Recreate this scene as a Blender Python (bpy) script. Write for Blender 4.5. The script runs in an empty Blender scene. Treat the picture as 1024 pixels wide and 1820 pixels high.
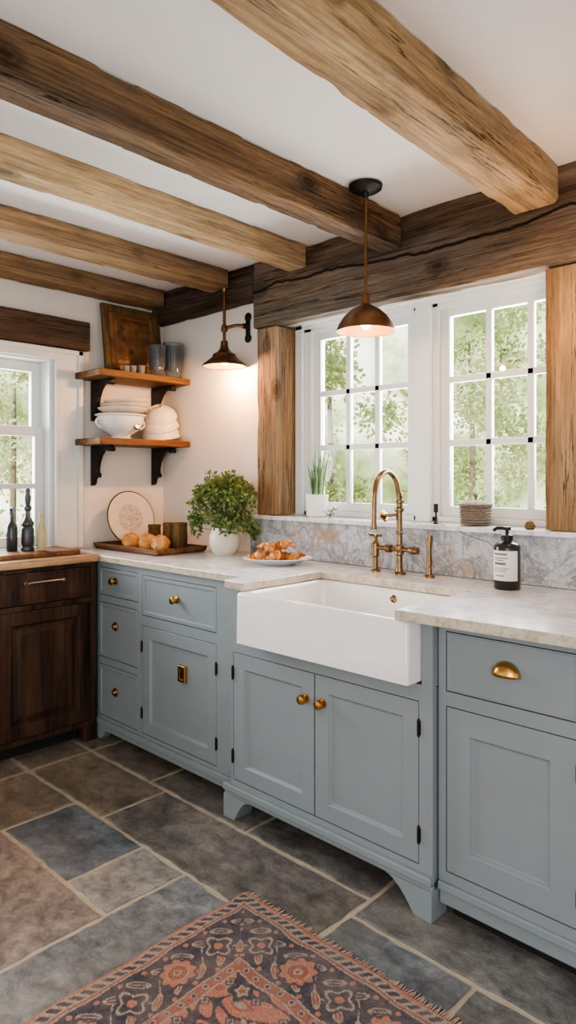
import bpy, bmesh, math, random
import numpy as np
from mathutils import Vector, Matrix, noise as mnoise
R=random.Random(7)
D=bpy.data
COL=bpy.context.scene.collection
# ------------------------------------------------------------------ colours / materials
def C(r,g,b,a=1.0):
    f=lambda c:(c/255)/12.92 if c/255<=0.04045 else (((c/255)+0.055)/1.055)**2.4
    return (f(r),f(g),f(b),a)
class N:
    def __init__(s,name):
        s.m=D.materials.new(name); s.m.use_nodes=True; s.t=s.m.node_tree; s.n=s.t.nodes; s.l=s.t.links
        s.b=s.n['Principled BSDF']; s.out=s.n['Material Output']
    def new(s,typ,**kw):
        x=s.n.new(typ)
        for k,v in kw.items(): setattr(x,k,v)
        return x
    def link(s,a,b): s.l.new(a,b)
    def coords(s,scale=(1,1,1),off=(0,0,0),kind='Object'):
        tc=s.new('ShaderNodeTexCoord'); mp=s.new('ShaderNodeMapping')
        mp.inputs['Scale'].default_value=scale; mp.inputs['Location'].default_value=off
        s.link(tc.outputs[kind],mp.inputs['Vector']); return mp.outputs['Vector']
    def noise(s,vec,scale=5,detail=5,rough=.55,dist=0):
        x=s.new('ShaderNodeTexNoise'); s.link(vec,x.inputs['Vector'])
        x.inputs['Scale'].default_value=scale; x.inputs['Detail'].default_value=detail
        x.inputs['Roughness'].default_value=rough; x.inputs['Distortion'].default_value=dist
        return x.outputs['Fac']
    def ramp(s,fac,stops):
        x=s.new('ShaderNodeValToRGB'); s.link(fac,x.inputs['Fac']); e=x.color_ramp.elements
        while len(e)<len(stops): e.new(0.5)
        for i,(p,c) in enumerate(stops): e[i].position=p; e[i].color=c
        return x.outputs['Color']
    def mix(s,fac,a,b,mode='MIX'):
        x=s.new('ShaderNodeMix',data_type='RGBA',blend_type=mode)
        for idx,v in ((0,fac),(6,a),(7,b)):
            if isinstance(v,(int,float,tuple)): x.inputs[idx].default_value=v
            else: s.link(v,x.inputs[idx])
        return x.outputs[2]
    def math(s,op,a,b=0.0):
        x=s.new('ShaderNodeMath',operation=op)
        for i,v in enumerate((a,b)):
            if isinstance(v,(int,float)): x.inputs[i].default_value=v
            else: s.link(v,x.inputs[i])
        return x.outputs[0]
    def bump(s,h,strength=.3,dist=.01):
        x=s.new('ShaderNodeBump'); x.inputs['Strength'].default_value=strength; x.inputs['Distance'].default_value=dist
        s.link(h,x.inputs['Height']); s.link(x.outputs[0],s.b.inputs['Normal'])
    def set(s,color=None,rough=None,metal=None,**kw):
        for k,v in (('Base Color',color),('Roughness',rough),('Metallic',metal)):
            if v is None: continue
            if isinstance(v,(int,float,tuple)): s.b.inputs[k].default_value=v
            else: s.link(v,s.b.inputs[k])
        for k,v in kw.items(): s.b.inputs[k.replace('_',' ')].default_value=v
        return s.m
W1=(1,1,1,1); K0=(0,0,0,1)
def simple(name,c,rough=.5,metal=0,var=.12,scale=12,bump=.05,**kw):
    n=N(name); v=n.coords(); f=n.noise(v,scale,5)
    lo=tuple(x*(1-var) for x in c[:3])+(1,); hi=tuple(min(1,x*(1+var)) for x in c[:3])+(1,)
    col=n.ramp(f,[(.3,lo),(.7,hi)])
    if bump: n.bump(n.noise(v,scale*8,3),bump,.004)
    return n.set(col,rough,metal,**kw)
def wood(name,dark,light,axis=0,off=(0,0,0),crack=None,knots=True,rough=.82,cross=9,bump=.6,crackamt=1.0,streak=.6,grey=0):
    n=N(name)
    def sc(a,c): v=[c,c,c]; v[axis]=a; return tuple(v)
    f1=n.noise(n.coords(sc(.7,cross*.8),off),1,9,.62,.3)
    f2=n.noise(n.coords(sc(2.2,cross*15),off),1,7,.75,.08)
    f4=n.noise(n.coords(sc(3.5,cross*3.2),off),1,10,.76,.15)
    col=n.ramp(f1,[(.34,dark),(.5,tuple((a+b)/2 for a,b in zip(dark,light))),(.64,light)])
    s2=streak*.82
    col=n.mix(1.0,col,n.ramp(f2,[(.37,(s2,s2*.96,s2*.92,1)),(.5,(.97,.97,.97,1)),(.64,(1.28,1.28,1.28,1))]),'MULTIPLY')
    col=n.mix(1.0,col,n.ramp(f4,[(.36,(.62,.6,.58,1)),(.5,(1,1,1,1)),(.64,(1.22,1.22,1.22,1))]),'MULTIPLY')
    if grey:
        gm=n.ramp(n.noise(n.coords(sc(1.1,5),off),1,6,.65),[(.42,K0),(.62,(grey,)*3+(1,))])
        m=(light[0]+light[1]+light[2])/3*.85; col=n.mix(gm,col,n.mix(1.0,(m*1.02,m*.96,m*.87,1),n.ramp(f2,[(.36,(.5,.5,.5,1)),(.6,W1)]),'MULTIPLY'))
    h=n.math('ADD',n.math('MULTIPLY',f1,.3),n.math('ADD',n.math('MULTIPLY',f2,1.0),n.math('MULTIPLY',f4,.7)))
    f3=n.noise(n.coords(sc(.45,cross*1.9),off),1,7,.62,.15)
    cr=n.math('ABSOLUTE',n.math('SUBTRACT',f3,.5))
    crm=n.ramp(cr,[(0.0,W1),(.007,K0)])
    crm=n.mix(1.0,crm,n.ramp(n.noise(n.coords(sc(1.5,4),off),1,3),[(.46,K0),(.52,W1)]),'MULTIPLY')
    col=n.mix(n.math('MULTIPLY',crm,.85*crackamt),col,tuple(x*.10 for x in dark[:3])+(1,))
    h=n.math('SUBTRACT',h,n.math('MULTIPLY',crm,.9*crackamt))
    if knots:
        vo=n.new('ShaderNodeTexVoronoi'); n.link(n.coords(sc(2.6,4.6),off),vo.inputs['Vector']); vo.inputs['Scale'].default_value=1
        dd=n.math('ADD',vo.outputs['Distance'],n.math('MULTIPLY',n.math('SUBTRACT',f4,.5),.10))
        k=n.ramp(dd,[(.07,W1),(.10,(.5,.5,.5,1)),(.115,(.75,.75,.75,1)),(.19,K0)])
        col=n.mix(n.math('MULTIPLY',k,.85),col,tuple(x*.3 for x in dark[:3])+(1,))
    if crack is not None:
        tc=n.new('ShaderNodeTexCoord'); sp=n.new('ShaderNodeSeparateXYZ'); n.link(tc.outputs['Object'],sp.inputs[0])
        w=n.noise(n.coords(sc(1.0,0),off),1,8,.6)
        ln=n.math('ABSOLUTE',n.math('SUBTRACT',n.math('SUBTRACT',sp.outputs[2],crack),n.math('MULTIPLY',n.math('SUBTRACT',w,.5),.22)))
        cm=n.ramp(ln,[(.0,W1),(.003,W1),(.006,K0)])
        col=n.mix(cm,col,(.006,.004,.003,1)); h=n.math('SUBTRACT',h,n.math('MULTIPLY',cm,1.5))
    n.bump(h,bump,.014)
    return n.set(col,rough,Specular_IOR_Level=.2)
M={}
M['plaster']=simple('plaster_white',C(230,225,218),.9,var=.04,scale=2,bump=.12)
M['ceil']=simple('plaster_ceiling',C(226,224,223),.95,var=.03,scale=1.5,bump=.06)
M['blue']=simple('paint_blue_grey',C(137,146,149),.42,var=.04,scale=5,bump=.03)
M['white']=simple('paint_white',C(224,227,226),.4,var=.02,scale=4,bump=.03)
M['ceramic']=simple('glazed_white',C(240,239,236),.12,var=.01,bump=0,Coat_Weight=.5)
M['cream']=simple('cream_stoneware',C(230,221,206),.35,var=.05,bump=.05)
M['brass']=simple('brass',C(206,160,92),.24,1,var=.15,scale=40,bump=.04)
M['bronze']=simple('aged_brass',C(140,114,84),.27,1,var=.25,scale=25,bump=.05)
M['copper']=simple('aged_dark_bronze',C(118,86,60),.34,.9,var=.28,scale=20,bump=.05)
M['black']=simple('black_iron',C(38,34,32),.5,.5,var=.2,bump=.1)
M['shadow']=simple('painted_shade',C(30,28,27),.9,var=.1,bump=0)  # near-black colour standing in for the shade under the cabinets
M['steel']=simple('brushed_steel',C(170,168,165),.3,1,var=.1,scale=40)
M['walnut']=wood('walnut_cabinet',C(36,26,20),C(80,59,46),2,cross=12,knots=False,rough=.42,bump=.2,crackamt=.2,streak=.8)
M['shelfwood']=wood('shelf_wood',C(84,58,37),C(138,100,66),1,cross=10,rough=.5,bump=.3,knots=False,crackamt=.3,streak=.85)
M['traywood']=wood('tray_wood',C(88,60,42),C(138,102,74),0,cross=14,rough=.5,bump=.2,knots=False,crackamt=.2,streak=.85)
M['boardwood']=wood('board_wood',C(130,100,76),C(180,148,116),1,cross=12,rough=.45,bump=.2,knots=False,crackamt=.2,streak=.9)
M['lintel']=wood('lintel_old_oak',C(88,71,56),C(148,125,102),0,crack=.185,cross=7,off=(3.1,0,0),bump=1,grey=.55,streak=.6)
M['header']=wood('header_dark_oak',C(62,49,39),C(114,93,74),0,cross=8,off=(1,2,0),bump=1,grey=.4)
M['beamdark']=wood('beam_dark_oak',C(88,65,45),C(160,126,92),1,cross=8,off=(0,4,1),bump=1.0,grey=.35,streak=.6)
M['beam_a']=wood('beam_oak_golden',C(154,122,86),C(206,174,130),1,cross=6,off=(2,1,3),bump=.8,crackamt=1,streak=.82,grey=.2)
M['beam_b']=wood('beam_oak_honey',C(158,129,95),C(206,176,134),1,cross=7,off=(5,2,3),bump=.7,crackamt=.8,streak=.82,grey=.2)
M['beam_c']=wood('beam_oak_brown',C(126,99,72),C(182,150,112),1,cross=7,off=(7,6,1),bump=.8,crackamt=.9,streak=.78,grey=.3)
M['post']=wood('post_oak',C(124,95,66),C(184,150,110),2,cross=7,off=(1,3,2),bump=.8,grey=.3,streak=.8)
M['headboard']=wood('window_lintel_walnut',C(70,54,43),C(118,95,76),1,cross=9,knots=False,bump=.6,grey=.2,streak=.8)
def marble(name,base,mid,dark,sc,tan,tanamt,vein=.5,fine=.7):
    n=N(name); v=n.coords()
    f=n.noise(v,sc,10,.72,.8)
    col=n.ramp(f,[(.34,mid),(.47,base),(.58,tuple(min(1,x*1.06) for x in base[:3])+(1,)),(.68,mid)])
    a=n.math('ABSOLUTE',n.math('SUBTRACT',n.noise(v,sc*.7,9,.66,1.3),.5))
    col=n.mix(n.ramp(a,[(0,(vein,)*3+(1,)),(.014,(vein*.5,)*3+(1,)),(.05,K0)]),col,dark)
    f2=n.noise(v,sc*9,8,.78,.3)
    col=n.mix(n.ramp(f2,[(.50,K0),(.62,(fine,)*3+(1,))]),col,mid)
    f3=n.noise(v,sc*1.3,7,.72,.5)
    col=n.mix(n.ramp(f3,[(.52,K0),(.64,(tanamt,)*3+(1,))]),col,tan)
    n.bump(n.noise(v,40,3),.02,.002)
    return n.set(col,.2)
M['marble']=marble('marble_counter',C(222,225,229),C(188,192,198),C(152,156,162),4.0,C(206,200,192),.2,.55,.6)
M['splash']=marble('marble_backsplash',C(192,193,195),C(136,139,145),C(88,91,97),7.5,C(160,136,110),.8,.7,.8)
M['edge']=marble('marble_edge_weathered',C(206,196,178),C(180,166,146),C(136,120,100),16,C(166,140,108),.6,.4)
def glassm():
    n=N('window_glass'); tr=n.new('ShaderNodeBsdfTransparent'); gl=n.new('ShaderNodeBsdfGlossy'); gl.inputs['Roughness'].default_value=.02
    fr=n.new('ShaderNodeFresnel'); fr.inputs['IOR'].default_value=1.3; mx=n.new('ShaderNodeMixShader')
    n.link(fr.outputs[0],mx.inputs[0]); n.link(tr.outputs[0],mx.inputs[1]); n.link(gl.outputs[0],mx.inputs[2]); n.link(mx.outputs[0],n.out.inputs[0]); return n.m
M['glass']=glassm()
n=N('smoked_grey_glass'); v=n.coords(); 
M['smoke']=n.set(n.ramp(n.noise(v,14,3),[(.35,C(150,160,168)),(.65,C(186,194,200))]),.06,0,Transmission_Weight=.85,IOR=1.3)
n=N('clear_cut_glass'); M['cut']=n.set(C(215,215,210),.08,0,Transmission_Weight=.8)
n=N('dark_bottle_glass'); M['dkglass']=n.set(C(66,72,76),.08,.1,Transmission_Weight=.45)
def emis(name,c,s):
    n=N(name); n.b.inputs['Emission Color'].default_value=c; n.b.inputs['Emission Strength'].default_value=s; return n.set(c,.4)
M['bulb']=emis('warm_bulb',(1,.68,.36,1),16)
M['shadein']=simple('shade_inner_gold',C(184,116,52),.45,.35,var=.1)
def leafm(name,a,b,trans=.3,sc=6):
    n=N(name); v=n.coords(); col=n.ramp(n.noise(v,sc,4),[(.3,a),(.7,b)])
    n.set(col,.55); t=n.new('ShaderNodeBsdfTranslucent'); n.link(col,t.inputs[0]); mx=n.new('ShaderNodeMixShader'); mx.inputs[0].default_value=trans
    n.link(n.b.outputs[0],mx.inputs[1]); n.link(t.outputs[0],mx.inputs[2]); n.link(mx.outputs[0],n.out.inputs[0]); return n.m
M['herb']=leafm('herb_leaves',C(62,82,42),C(140,160,94),.25,25)
M['aloe']=leafm('aloe_leaves',C(78,112,74),C(136,166,114),.1,20)
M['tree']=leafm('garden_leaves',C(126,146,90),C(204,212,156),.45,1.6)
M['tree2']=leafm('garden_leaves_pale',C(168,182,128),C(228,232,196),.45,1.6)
M['bark']=simple('bark',C(120,108,92),.9,var=.2)
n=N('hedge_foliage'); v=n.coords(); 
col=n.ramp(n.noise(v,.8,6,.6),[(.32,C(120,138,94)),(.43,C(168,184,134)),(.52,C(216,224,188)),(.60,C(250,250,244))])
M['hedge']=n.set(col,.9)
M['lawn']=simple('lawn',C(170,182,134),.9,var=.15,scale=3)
n=N('bread_crust'); v=n.coords(); M['crust']=n.set(n.ramp(n.noise(v,16,5,.6),[(.3,C(142,88,40)),(.5,C(200,140,72)),(.68,C(230,190,132))]),.6); 
n=N('croissant_crust'); v=n.coords(); M['croissant']=n.set(n.ramp(n.noise(v,28,5,.6,.5),[(.3,C(116,62,28)),(.48,C(184,114,56)),(.66,C(226,172,110))]),.4)
M['canister']=wood('turned_wood',C(76,60,38),C(126,102,66),2,cross=16,knots=False,bump=.2,streak=.85)
M['soil']=simple('soil',C(50,38,28),.95,var=.3)
M['label']=simple('paper_label',C(226,222,212),.7,var=.03)
M['bottle']=simple('dark_bottle',C(36,34,33),.2,var=.1)
M['ink']=simple('label_ink',C(70,64,58),.7)
M['pewter']=simple('dark_pewter',C(84,88,92),.35,.7,var=.2)
M['wax']=simple('pale_olive_glass',C(186,182,140),.4)
n=N('wicker'); v=n.coords((1,1,1)); w=n.new('ShaderNodeTexWave',bands_direction='Z'); n.link(v,w.inputs[0]); w.inputs['Scale'].default_value=60; w.inputs['Distortion'].default_value=6
n.bump(w.outputs['Fac'],.8,.004); M['wicker']=n.set(n.ramp(w.outputs['Fac'],[(.1,C(86,74,62)),(.7,C(160,148,132))]),.8)
n=N('plate_botanical'); v=n.coords((1,1,1)); 
tc=n.new('ShaderNodeTexCoord'); sp=n.new('ShaderNodeVectorMath',operation='LENGTH'); n.link(tc.outputs['Object'],sp.inputs[0])
rr=sp.outputs['Value']
vn=n.new('ShaderNodeTexVoronoi',feature='DISTANCE_TO_EDGE'); n.link(v,vn.inputs[0]); vn.inputs['Scale'].default_value=85
pat=n.ramp(vn.outputs['Distance'],[(.05,W1),(.12,K0)])
msk=n.ramp(rr,[(.0,W1),(.074,W1),(.082,K0)])
M['plate']=n.set(n.mix(n.math('MULTIPLY',n.mix(1.0,pat,msk,'MULTIPLY'),.6),C(224,213,194),C(104,82,62)),.35)
n=N('carved_panel'); v=n.coords((1,1,1)); vn=n.new('ShaderNodeTexVoronoi',feature='SMOOTH_F1'); n.link(v,vn.inputs[0]); vn.inputs['Scale'].default_value=22
f=n.noise(v,12,5)
n.bump(vn.outputs['Distance'],1,.01)
M['carved']=n.set(n.mix(n.ramp(f,[(.35,K0),(.65,W1)]),n.ramp(vn.outputs['Distance'],[(.1,C(66,44,28)),(.6,C(146,102,60))]),C(104,70,42)),.45)
n=N('flagstone'); at=n.new('ShaderNodeVertexColor',layer_name='Col'); v=n.coords()
f=n.noise(v,3.2,14,.74,.3); f2=n.noise(v,22,10,.8,.3); f3=n.noise(v,1.8,7,.62,.3); f6=n.noise(n.coords((1,1.8,1)),8,12,.78,.6)
col=n.mix(1.0,at.outputs[0],n.ramp(f,[(.36,(.66,.655,.65,1)),(.5,(1.1,1.1,1.1,1)),(.64,(1.65,1.62,1.56,1))]),'MULTIPLY')
col=n.mix(1.0,col,n.ramp(f2,[(.36,(.6,.6,.62,1)),(.5,(1,1,1,1)),(.64,(1.35,1.35,1.35,1))]),'MULTIPLY')
col=n.mix(1.0,col,n.ramp(f6,[(.38,(.66,.66,.68,1)),(.5,(1.02,1.02,1.02,1)),(.62,(1.28,1.26,1.23,1))]),'MULTIPLY')
col=n.mix(n.ramp(f3,[(.5,K0),(.62,(.3,.3,.3,1))]),col,C(152,136,118))
n.bump(n.math('ADD',n.math('ADD',f,f6),n.math('MULTIPLY',f2,.5)),.8,.012)
M['stone']=n.set(col,n.math('ADD',n.math('MULTIPLY',f2,.45),.12))
M['grout']=simple('grout_sand',C(190,176,156),.95,var=.15,scale=20,bump=.2)
n=N('rug_wool'); at=n.new('ShaderNodeVertexColor',layer_name='Col'); v=n.coords()
f=n.noise(v,260,3,.6); f2=n.noise(v,11,9,.75)
col=n.mix(1.0,at.outputs[0],n.ramp(f,[(.3,(.6,.6,.6,1)),(.65,(1.28,1.28,1.28,1))]),'MULTIPLY')
col=n.mix(n.ramp(f2,[(.40,(.03,.03,.03,1)),(.64,(.42,.42,.42,1))]),col,C(164,146,134))
n.bump(f,.9,.004); M['rug']=n.set(col,.95)
M['fringe']=simple('rug_fringe_wool',C(212,176,156),.95,var=.2)

# ------------------------------------------------------------------ object helpers
WL={}
def tag(o,label=None,cat=None,kind=None,group=None):
    if label: o['label']=label
    if cat: o['category']=cat
    if kind: o['kind']=kind
    if group: o['group']=group
    return o
def empty(name,loc,label=None,cat=None,kind=None,group=None,parent=None):
    o=D.objects.new(name,None); o.empty_display_size=.05
    loc=Vector(loc); pl=WL.get(parent.name,Vector()) if parent else Vector()
    o.location=loc-pl; o.parent=parent; COL.objects.link(o); WL[o.name]=loc
    return tag(o,label,cat,kind,group)
def add(name,verts,faces,mat,parent=None,smooth=False,bevel=0,label=None,cat=None,kind=None,group=None,origin=None,solid=0,seg=2,sharp=None):
    vs=[Vector(v) for v in verts]
    if origin is None:
        xs=[v.x for v in vs]; ys=[v.y for v in vs]; zs=[v.z for v in vs]
        origin=Vector(((min(xs)+max(xs))/2,(min(ys)+max(ys))/2,min(zs)))
    origin=Vector(origin)
    me=D.meshes.new(name); me.from_pydata([v-origin for v in vs],[],faces)
    bm=bmesh.new(); bm.from_mesh(me); bmesh.ops.recalc_face_normals(bm,faces=bm.faces)
    if smooth:
        lim=math.radians(sharp or 40)
        for f in bm.faces: f.smooth=True
        for e in bm.edges:
            if len(e.link_faces)==2 and e.calc_face_angle(0)>lim: e.smooth=False
    bm.to_mesh(me); bm.free()
    if isinstance(mat,(list,tuple)):
        for m in mat: me.materials.append(m)
    else: me.materials.append(mat)
    o=D.objects.new(name,me); pl=WL.get(parent.name,Vector()) if parent else Vector()
    o.location=origin-pl; o.parent=parent; COL.objects.link(o); WL[o.name]=origin
    if solid:
        md=o.modifiers.new('s','SOLIDIFY'); md.thickness=solid; md.offset=0
    if bevel:
        md=o.modifiers.new('b','BEVEL'); md.width=bevel; md.segments=seg; md.limit_method='ANGLE'; md.angle_limit=math.radians(40)
    return tag(o,label,cat,kind,group)
BF=[(0,1,3,2),(4,6,7,5),(0,4,5,1),(2,3,7,6),(0,2,6,4),(1,5,7,3)]
def boxvf(bs,M_=None):
    V=[];F=[]
    for (x0,x1,y0,y1,z0,z1) in bs:
        b=len(V)
        for x in (x0,x1):
            for y in (y0,y1):
                for z in (z0,z1): V.append(Vector((x,y,z)))
        F+=[tuple(b+i for i in f) for f in BF]
    if M_: V=[M_@v for v in V]
    return V,F
def box(name,b,mat,parent=None,bevel=0,M_=None,**kw):
    V,F=boxvf(b if isinstance(b,list) else [b],M_); return add(name,V,F,mat,parent,bevel=bevel,**kw)
def lathevf(prof,M_=Matrix(),seg=32,sx=1,sy=1,fn=None):
    V=[];F=[];rings=[]
    for r,z in prof:
        if r<1e-6: rings.append([len(V)]); V.append(M_@Vector((0,0,z)))
        else:
            idx=[]
            for i in range(seg):
                a=2*math.pi*i/seg; q=r*(fn(a,z) if fn else 1)
                idx.append(len(V)); V.append(M_@Vector((q*math.cos(a)*sx,q*math.sin(a)*sy,z)))
            rings.append(idx)
    for A,B in zip(rings,rings[1:]):
        if len(A)==1 and len(B)==1: continue
        if len(A)==1: F+=[(A[0],B[i],B[(i+1)%seg]) for i in range(seg)]
        elif len(B)==1: F+=[(A[i],A[(i+1)%seg],B[0]) for i in range(seg)]
        else: F+=[(A[i],A[(i+1)%seg],B[(i+1)%seg],B[i]) for i in range(seg)]
    return V,F
def T(x,y,z): return Matrix.Translation((x,y,z))
RX=lambda d:Matrix.Rotation(math.radians(d),4,'X')
RY=lambda d:Matrix.Rotation(math.radians(d),4,'Y')
RZ=lambda d:Matrix.Rotation(math.radians(d),4,'Z')
def lathe(name,prof,M_,mat,parent=None,seg=32,sx=1,sy=1,fn=None,**kw):
    V,F=lathevf(prof,M_,seg,sx,sy,fn); kw.setdefault('smooth',True); return add(name,V,F,mat,parent,**kw)
def smoothpts(P,k=6):
    P=[Vector(p) for p in P]; out=[]
    for i in range(len(P)-1):
        p0=P[max(i-1,0)];p1=P[i];p2=P[i+1];p3=P[min(i+2,len(P)-1)]
        for j in range(k):
            t=j/k; out.append(.5*((2*p1)+(p2-p0)*t+(2*p0-5*p1+4*p2-p3)*t*t+(3*p1-p0-3*p2+p3)*t**3))
    out.append(P[-1]); return out
def tubevf(P,r,seg=12,flat=1):
    P=[Vector(p) for p in P]; n=len(P); V=[];F=[]
    t=(P[1]-P[0]).normalized(); up=Vector((0,0,1)) if abs(t.z)<.9 else Vector((1,0,0)); a=t.cross(up).normalized()
    for i in range(n):
        t=(P[min(i+1,n-1)]-P[max(i-1,0)]).normalized(); a=(a-t*a.dot(t)).normalized(); b=t.cross(a)
        rr=r[i] if isinstance(r,(list,tuple)) else r
        for j in range(seg):
            q=2*math.pi*j/seg; V.append(P[i]+a*math.cos(q)*rr+b*math.sin(q)*rr*flat)
    for i in range(n-1):
        for j in range(seg): F.append((i*seg+j,i*seg+(j+1)%seg,(i+1)*seg+(j+1)%seg,(i+1)*seg+j))
    F.append(tuple(range(seg))); F.append(tuple(range((n-1)*seg,n*seg)))
    return V,F
def tube(name,P,r,mat,parent=None,seg=12,flat=1,**kw):
    V,F=tubevf(P,r,seg,flat); return add(name,V,F,mat,parent,smooth=True,**kw)
def merge(*vf):
    V=[];F=[]
    for v,f in vf:
        b=len(V); V+=list(v); F+=[tuple(b+i for i in q) for q in f]
    return V,F
def nested(name,a0,a1,z0,z1,mapf,rings,mat,parent=None,**kw):
    V=[];F=[]
    for ins,d in rings:
        for a,z in ((a0+ins,z0+ins),(a1-ins,z0+ins),(a1-ins,z1-ins),(a0+ins,z1-ins)): V.append(mapf(a,d,z))
    for i in range(len(rings)-1):
        for j in range(4): F.append((4*i+j,4*i+(j+1)%4,4*i+4+(j+1)%4,4*i+4+j))
    F.append((0,1,2,3)); k=4*(len(rings)-1); F.append((k,k+1,k+2,k+3))
    return add(name,V,F,mat,parent,**kw)
def prism(name,poly,axis,c0,c1,mat,parent=None,**kw):
    n=len(poly); V=[];F=[]
    for c in (c0,c1):
        for p,q in poly:
            V.append({'x':(c,p,q),'y':(p,c,q),'z':(p,q,c)}[axis])
    F=[tuple(range(n)),tuple(range(n,2*n))]+[(i,(i+1)%n,n+(i+1)%n,n+i) for i in range(n)]
    return add(name,V,F,mat,parent,**kw)
def leafcloud(n,c,rad,size,rng,shell=.5,asp=.5):
    V=[];F=[]; c=Vector(c)
    for _ in range(n):
        d=Vector((rng.gauss(0,1),rng.gauss(0,1),rng.gauss(0,1))).normalized()
        k=shell+(1-shell)*rng.random(); p=c+Vector((d.x*rad[0]*k,d.y*rad[1]*k,d.z*rad[2]*k))
        s=size*(.6+.8*rng.random())
        a=(d+Vector((rng.uniform(-1,1),rng.uniform(-1,1),rng.uniform(-1,1)))*.9).normalized()
        b=a.cross(Vector((rng.uniform(-1,1),rng.uniform(-1,1),rng.uniform(-1,1)))).normalized()
        i=len(V); V+=[p,p+a*s*.5+b*s*asp*.5,p+a*s,p+a*s*.5-b*s*asp*.5]; F.append((i,i+1,i+2,i+3))
    return V,F
def beam(name,y0,y1,sec0,sec1,mat,label,axis='y',seed=0,parent=None,cat='beam',rough=.006,flat_top=True,**kw):
    # rough-hewn squared timber: crisp section, fine surface relief, chipped arrises. sec=(a0,a1,z0,z1)
    V=[];F=[];n=max(8,int(abs(y1-y0)/.012)); ring=None; K=14
    for i in range(n+1):
        t=i/n; y=y0+(y1-y0)*t; a0,a1,z0,z1=[p+(q-p)*t for p,q in zip(sec0,sec1)]
        c=.0025; pts=[]
        cs=[(a0,z0),(a1,z0),(a1,z1),(a0,z1)]; cen=Vector(((a0+a1)/2,(z0+z1)/2))
        for j in range(4):
            p=Vector(cs[j]);q=Vector(cs[(j+1)%4]); L=(q-p).length; u=(q-p)/L
            for k in range(K): pts.append((p+u*(c+(L-2*c)*k/(K-1)),k in (0,K-1)))
        if ring is None: ring=len(pts)
        for p,corner in pts:
            nn=mnoise.noise_vector(Vector((p.x*2+seed*7,y*1.1,p.y*2)))*rough*.5 + mnoise.noise_vector(Vector((p.x*24+seed,y*3,p.y*24)))*rough*.20+ mnoise.noise_vector(Vector((p.x*90+seed,y*9,p.y*90)))*rough*.24
            a=p.x+nn.x; z=p.y+nn.z
            if corner:
                ch=max(0,mnoise.noise(Vector((seed*3+p.x*9,y*10,p.y*9)))-.15)*rough*2.6
                dv=(cen-p).normalized()*ch; a+=dv.x; z+=dv.y
            if flat_top and p.y>z1-.02: z=min(z,z1)
            V.append({'y':(a,y,z),'x':(y,a,z),'z':(a,z,y)}[axis])
    for i in range(n):
        for j in range(ring): F.append((i*ring+j,i*ring+(j+1)%ring,(i+1)*ring+(j+1)%ring,(i+1)*ring+j))
    F.append(tuple(range(ring))); F.append(tuple(range(n*ring,(n+1)*ring)))
    return add(name,V,F,mat,parent,smooth=True,sharp=28,label=label,cat=cat,**kw)

# ------------------------------------------------------------------ room shell
H=2.39; XL=-3.38; YW=2.44; CZ=.92
box('wall_back',[(XL-.16,-2.492,YW,2.62,0,H),(-2.492,-.86,YW,2.62,0,1.10),(-2.492,-.86,YW,2.62,2.07,H),(-.86,3.0,YW,2.62,0,H)],M['plaster'],label='white plastered wall with the long kitchen window',cat='wall',kind='structure')
box('wall_left',[(XL-.16,XL,1.737,YW,0,H),(XL-.16,XL,.55,1.737,0,.945),(XL-.16,XL,.55,1.737,1.94,H),(XL-.16,XL,-3,.55,0,H)],M['plaster'],label='white plastered wall with shelves and a small window',cat='wall',kind='structure')
box('ceiling',(XL-.16,3.0,-3,2.62,H,H+.1),M['ceil'],label='white plastered ceiling between oak beams',cat='ceiling',kind='structure')
tiles=[(-3.4,-2.93,1.70,2.1,(108,96,86)),(-2.93,-2.45,1.70,2.1,(112,104,96)),(-2.45,-1.85,1.70,2.1,(108,103,98)),(-1.85,-1.275,1.70,2.1,(106,103,100)),
(-1.275,-.62,1.60,2.1,(118,116,114)),(-.62,.3,1.60,2.1,(114,111,109)),(.3,1.5,1.60,2.1,(112,108,105)),
(-3.4,-2.93,1.39,1.70,(124,113,101)),(-3.4,-2.93,.85,1.39,(130,119,107)),(-2.93,-2.33,1.39,1.70,(128,115,101)),(-2.93,-2.51,.8,1.39,(134,124,112)),
(-2.33,-1.275,1.39,1.70,(123,116,110)),(-2.51,-2.04,1.09,1.39,(108,114,121)),(-2.04,-1.80,1.09,1.39,(156,152,145)),(-2.51,-1.80,.45,1.09,(152,140,130)),
(-1.80,-1.275,.6,1.39,(130,133,134)),(-1.275,-.86,.9,1.60,(120,123,126)),(-.86,-.2,.9,1.60,(126,123,119)),(-.2,1.5,.9,1.60,(120,119,116)),
(-3.4,-2.93,.2,.85,(120,115,108)),(-2.93,-2.51,0,.8,(116,119,122)),(-2.51,-1.8,-.2,.45,(118,121,122)),(-1.8,-1.275,-.2,.6,(136,122,110)),(-1.275,-.86,-.2,.9,(116,118,119)),(-.86,.3,-.2,.9,(128,120,111)),(.3,1.5,-.2,.9,(116,118,119))]
for ix in range(8):
    for iy in range(4):
        tiles.append((-3.4+ix*.8,-3.4+ix*.8+.8,-.2-.7*(iy+1),-.2-.7*iy,R.choice([(116,119,122),(136,122,110),(128,126,119)])))
for iy in range(4): tiles.append((1.5,3.0,-.2+.6*iy,.4+.6*iy,(120,117,112)))
V=[];F=[];cols=[];V+=[(XL-.1,-3,-.005),(3,-3,-.005),(3,2.5,-.005),(XL-.1,2.5,-.005)];F.append((0,1,2,3));cols.append((160,140,116));mi=[1]
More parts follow.
